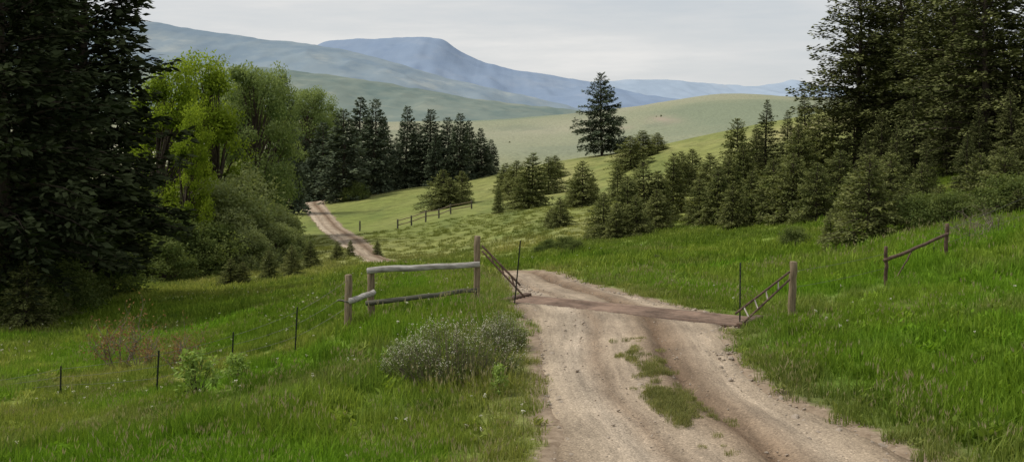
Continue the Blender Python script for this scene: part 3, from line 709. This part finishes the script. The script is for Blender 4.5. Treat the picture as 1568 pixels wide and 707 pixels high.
o3=np.array([2.23,23.95,0]); g3=np.array([gv[0],gv[1],0]); n3=np.array([gn[0],gn[1],0])
def gp(a,b_,z): p=o3+g3*a+n3*b_; return np.array((p[0],p[1],z))
zt=zg-.01
for i in range(6):
    bb=.09+i*.164; log('grid_pipe',gp(-2.75,bb,zt-.04),gp(2.75,bb,zt-.04),.043,.043,M_GUARD,e,10,seed=i,wob=.004,segs=10)
for s_ in (-2.85,2.85): bar('end_beam',gp(s_,-.06,zt-.05),gp(s_,GD+.06,zt-.05),.18,.20,M_RUST,e)
bar('front_beam',gp(-2.76,-.05,zt-.08),gp(2.76,-.05,zt-.08),.08,.14,M_RUST,e)
bar('back_beam',gp(-2.76,GD+.05,zt-.08),gp(2.76,GD+.05,zt-.08),.08,.14,M_GUARD,e)
for a_ in (-1.85,-.9,0,.9,1.85): bar('cross_beam',gp(a_,0,zt-.15),gp(a_,GD,zt-.15),.12,.12,M_RUST,e)
e=empty('hillside_fence'); pr=None
for i,(u,top,Y) in enumerate([(551,330,118),(609,327,112),(630,322,113),(652,322,115),(672,318,117),(690,318,119),(722,314,122)]):
    g=gnd(u,Y,-.2); t=np.array([g[0],g[1],g[2]+.2+random.uniform(.9,1.2)]); log('post',g,t,.09,.085,M_DRAIL,e,8,seed=i)
    if pr is not None and i>1:
        log('rail',pr-np.array([0,0,.15]),t-np.array([0,0,.15]),.05,.05,M_POST,e,6,seed=i+30)
        log('rail',pr-np.array([0,0,.6]),t-np.array([0,0,.6]),.05,.05,M_POST,e,6,seed=i+40)
    pr=t
# ---------------------------------------------------------------- mountains
def mtn(name,sil,Y0,depth,mat,zb,rough,seed,ucols=420):
    us=np.linspace(sil[0][0],sil[-1][0],ucols); vs=np.interp(us,[s[0] for s in sil],[s[1] for s in sil])
    k=np.ones(9)/9; vs=np.convolve(np.pad(vs,4,'edge'),k,'valid')
    vs=vs+fbm(us*.05,us*0,seed+50,4)*1.3
    Zc=-(vs-VH)/F*Y0; Xc=(us-UC)/F*Y0
    rows=90; V=[]
    for i in range(rows):
        t=i/(rows-1)*1.35-.35
        yy=Y0-depth*t
        fall=np.abs(t)**1.15 if t>=0 else (abs(t)*1.6)
        z=Zc+(zb-Zc)*min(1,fall)
        ridg=1-np.abs(fbm(Xc/(rough*6),np.full(len(Xc),yy/(rough*14))+Xc/(rough*20),seed,5))*2
        amp=rough*(min(1,abs(t)*3)*.9*(1-max(0,t-.75)*3.5 if t>.75 else 1)+.05)
        z=z+ridg*amp*.55-amp*.33+fbm(Xc/(rough*.8),np.full(len(Xc),yy/(rough*.8)),seed+9,3)*rough*.05
        V.append(np.stack([Xc,np.full(len(Xc),yy),z],1))
    V=np.concatenate(V); ii=(np.arange(rows-1)[:,None]*ucols+np.arange(ucols-1)[None,:]).ravel()
    FQ=np.stack([ii,ii+ucols,ii+ucols+1,ii+1],1)
    obj(name,mkmesh(name,V,FQ,[mat],smooth=True))
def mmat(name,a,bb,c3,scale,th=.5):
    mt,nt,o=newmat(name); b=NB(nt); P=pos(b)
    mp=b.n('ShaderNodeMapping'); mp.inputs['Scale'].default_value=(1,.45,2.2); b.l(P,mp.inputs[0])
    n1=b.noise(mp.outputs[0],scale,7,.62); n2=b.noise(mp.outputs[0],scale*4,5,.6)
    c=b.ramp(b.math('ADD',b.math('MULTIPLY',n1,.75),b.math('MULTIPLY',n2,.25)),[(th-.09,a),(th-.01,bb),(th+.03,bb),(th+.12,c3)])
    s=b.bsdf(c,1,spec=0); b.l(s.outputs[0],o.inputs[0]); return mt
MA=mmat('hazy_blue_mountain',(.195,.255,.355),(.210,.270,.365),(.235,.290,.375),.0012)  # all three range colours have aerial haze painted in as bluish, pale tints
MB=mmat('hazed_blue_green_mountain',(.178,.232,.285),(.212,.262,.302),(.285,.322,.335),.0016)
MC=mmat('haze_paled_far_mountain',(.28,.345,.43),(.30,.365,.45),(.33,.385,.46),.001)
MD=mmat('hazed_foothill_grassland',(.135,.178,.168),(.168,.205,.185),(.215,.242,.208),.003)  # foothill grass colours paled and greyed to imitate haze
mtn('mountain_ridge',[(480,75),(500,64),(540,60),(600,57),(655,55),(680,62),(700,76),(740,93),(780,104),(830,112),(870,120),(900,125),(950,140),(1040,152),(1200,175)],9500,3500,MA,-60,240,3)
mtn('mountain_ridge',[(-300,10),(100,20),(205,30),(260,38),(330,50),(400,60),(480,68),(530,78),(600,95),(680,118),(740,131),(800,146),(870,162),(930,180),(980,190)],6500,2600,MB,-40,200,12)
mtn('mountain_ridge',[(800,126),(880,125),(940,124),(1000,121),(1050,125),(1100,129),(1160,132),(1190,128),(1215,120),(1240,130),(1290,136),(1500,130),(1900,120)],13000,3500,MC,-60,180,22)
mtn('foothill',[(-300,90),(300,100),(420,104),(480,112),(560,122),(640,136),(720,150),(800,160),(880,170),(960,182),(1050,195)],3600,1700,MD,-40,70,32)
# ---------------------------------------------------------------- light, sky, camera
sd=Vector((-.62,.12,.90)).normalized()
el=math.asin(sd.z); az=math.atan2(sd.x,sd.y)
L=bpy.data.lights.new('sun','SUN'); L.energy=3.0; L.angle=math.radians(8); L.color=(1,.95,.86)
lo=bpy.data.objects.new('sun',L); lo.rotation_euler=(-sd).to_track_quat('-Z','Y').to_euler(); lo.location=(0,0,60); COL.objects.link(lo)
w=bpy.data.worlds.new('World'); scene.world=w; w.use_nodes=True; nt=w.node_tree; nt.nodes.clear(); b=NB(nt)
sk=b.n('ShaderNodeTexSky'); sk.sky_type='NISHITA'; sk.sun_disc=False; sk.sun_elevation=el; sk.sun_rotation=az
b1=b.n('ShaderNodeBackground'); b.l(sk.outputs[0],b1.inputs[0]); b1.inputs[1].default_value=.11
tc=b.n('ShaderNodeTexCoord'); mp=b.n('ShaderNodeMapping'); mp.inputs['Scale'].default_value=(1.2,1.2,9); b.l(tc.outputs['Generated'],mp.inputs[0])
nz=b.noise(mp.outputs[0],2.4,6,.58)
cc=b.ramp(nz,[(.32,(.62,.65,.68)),(.5,(.71,.72,.725)),(.66,(.83,.82,.80))])
b2=b.n('ShaderNodeBackground'); b.l(cc,b2.inputs[0]); b2.inputs[1].default_value=1.0
mx=b.n('ShaderNodeMixShader'); b.l(b.mr(nz,.3,.6,.84,.97),mx.inputs[0]); b.l(b1.outputs[0],mx.inputs[1]); b.l(b2.outputs[0],mx.inputs[2])
wo=b.n('ShaderNodeOutputWorld'); b.l(mx.outputs[0],wo.inputs[0])
cam=bpy.data.cameras.new('camera'); cam.sensor_width=36; cam.lens=36*F/1568; cam.shift_y=-(353.5-VH)/1568; cam.clip_end=40000; cam.clip_start=.1
co=bpy.data.objects.new('camera',cam); co.location=(0,0,0); co.rotation_euler=(math.radians(90),0,0); COL.objects.link(co); scene.camera=co
scene.view_settings.view_transform='Standard'; scene.view_settings.look='None'; scene.view_settings.exposure=0
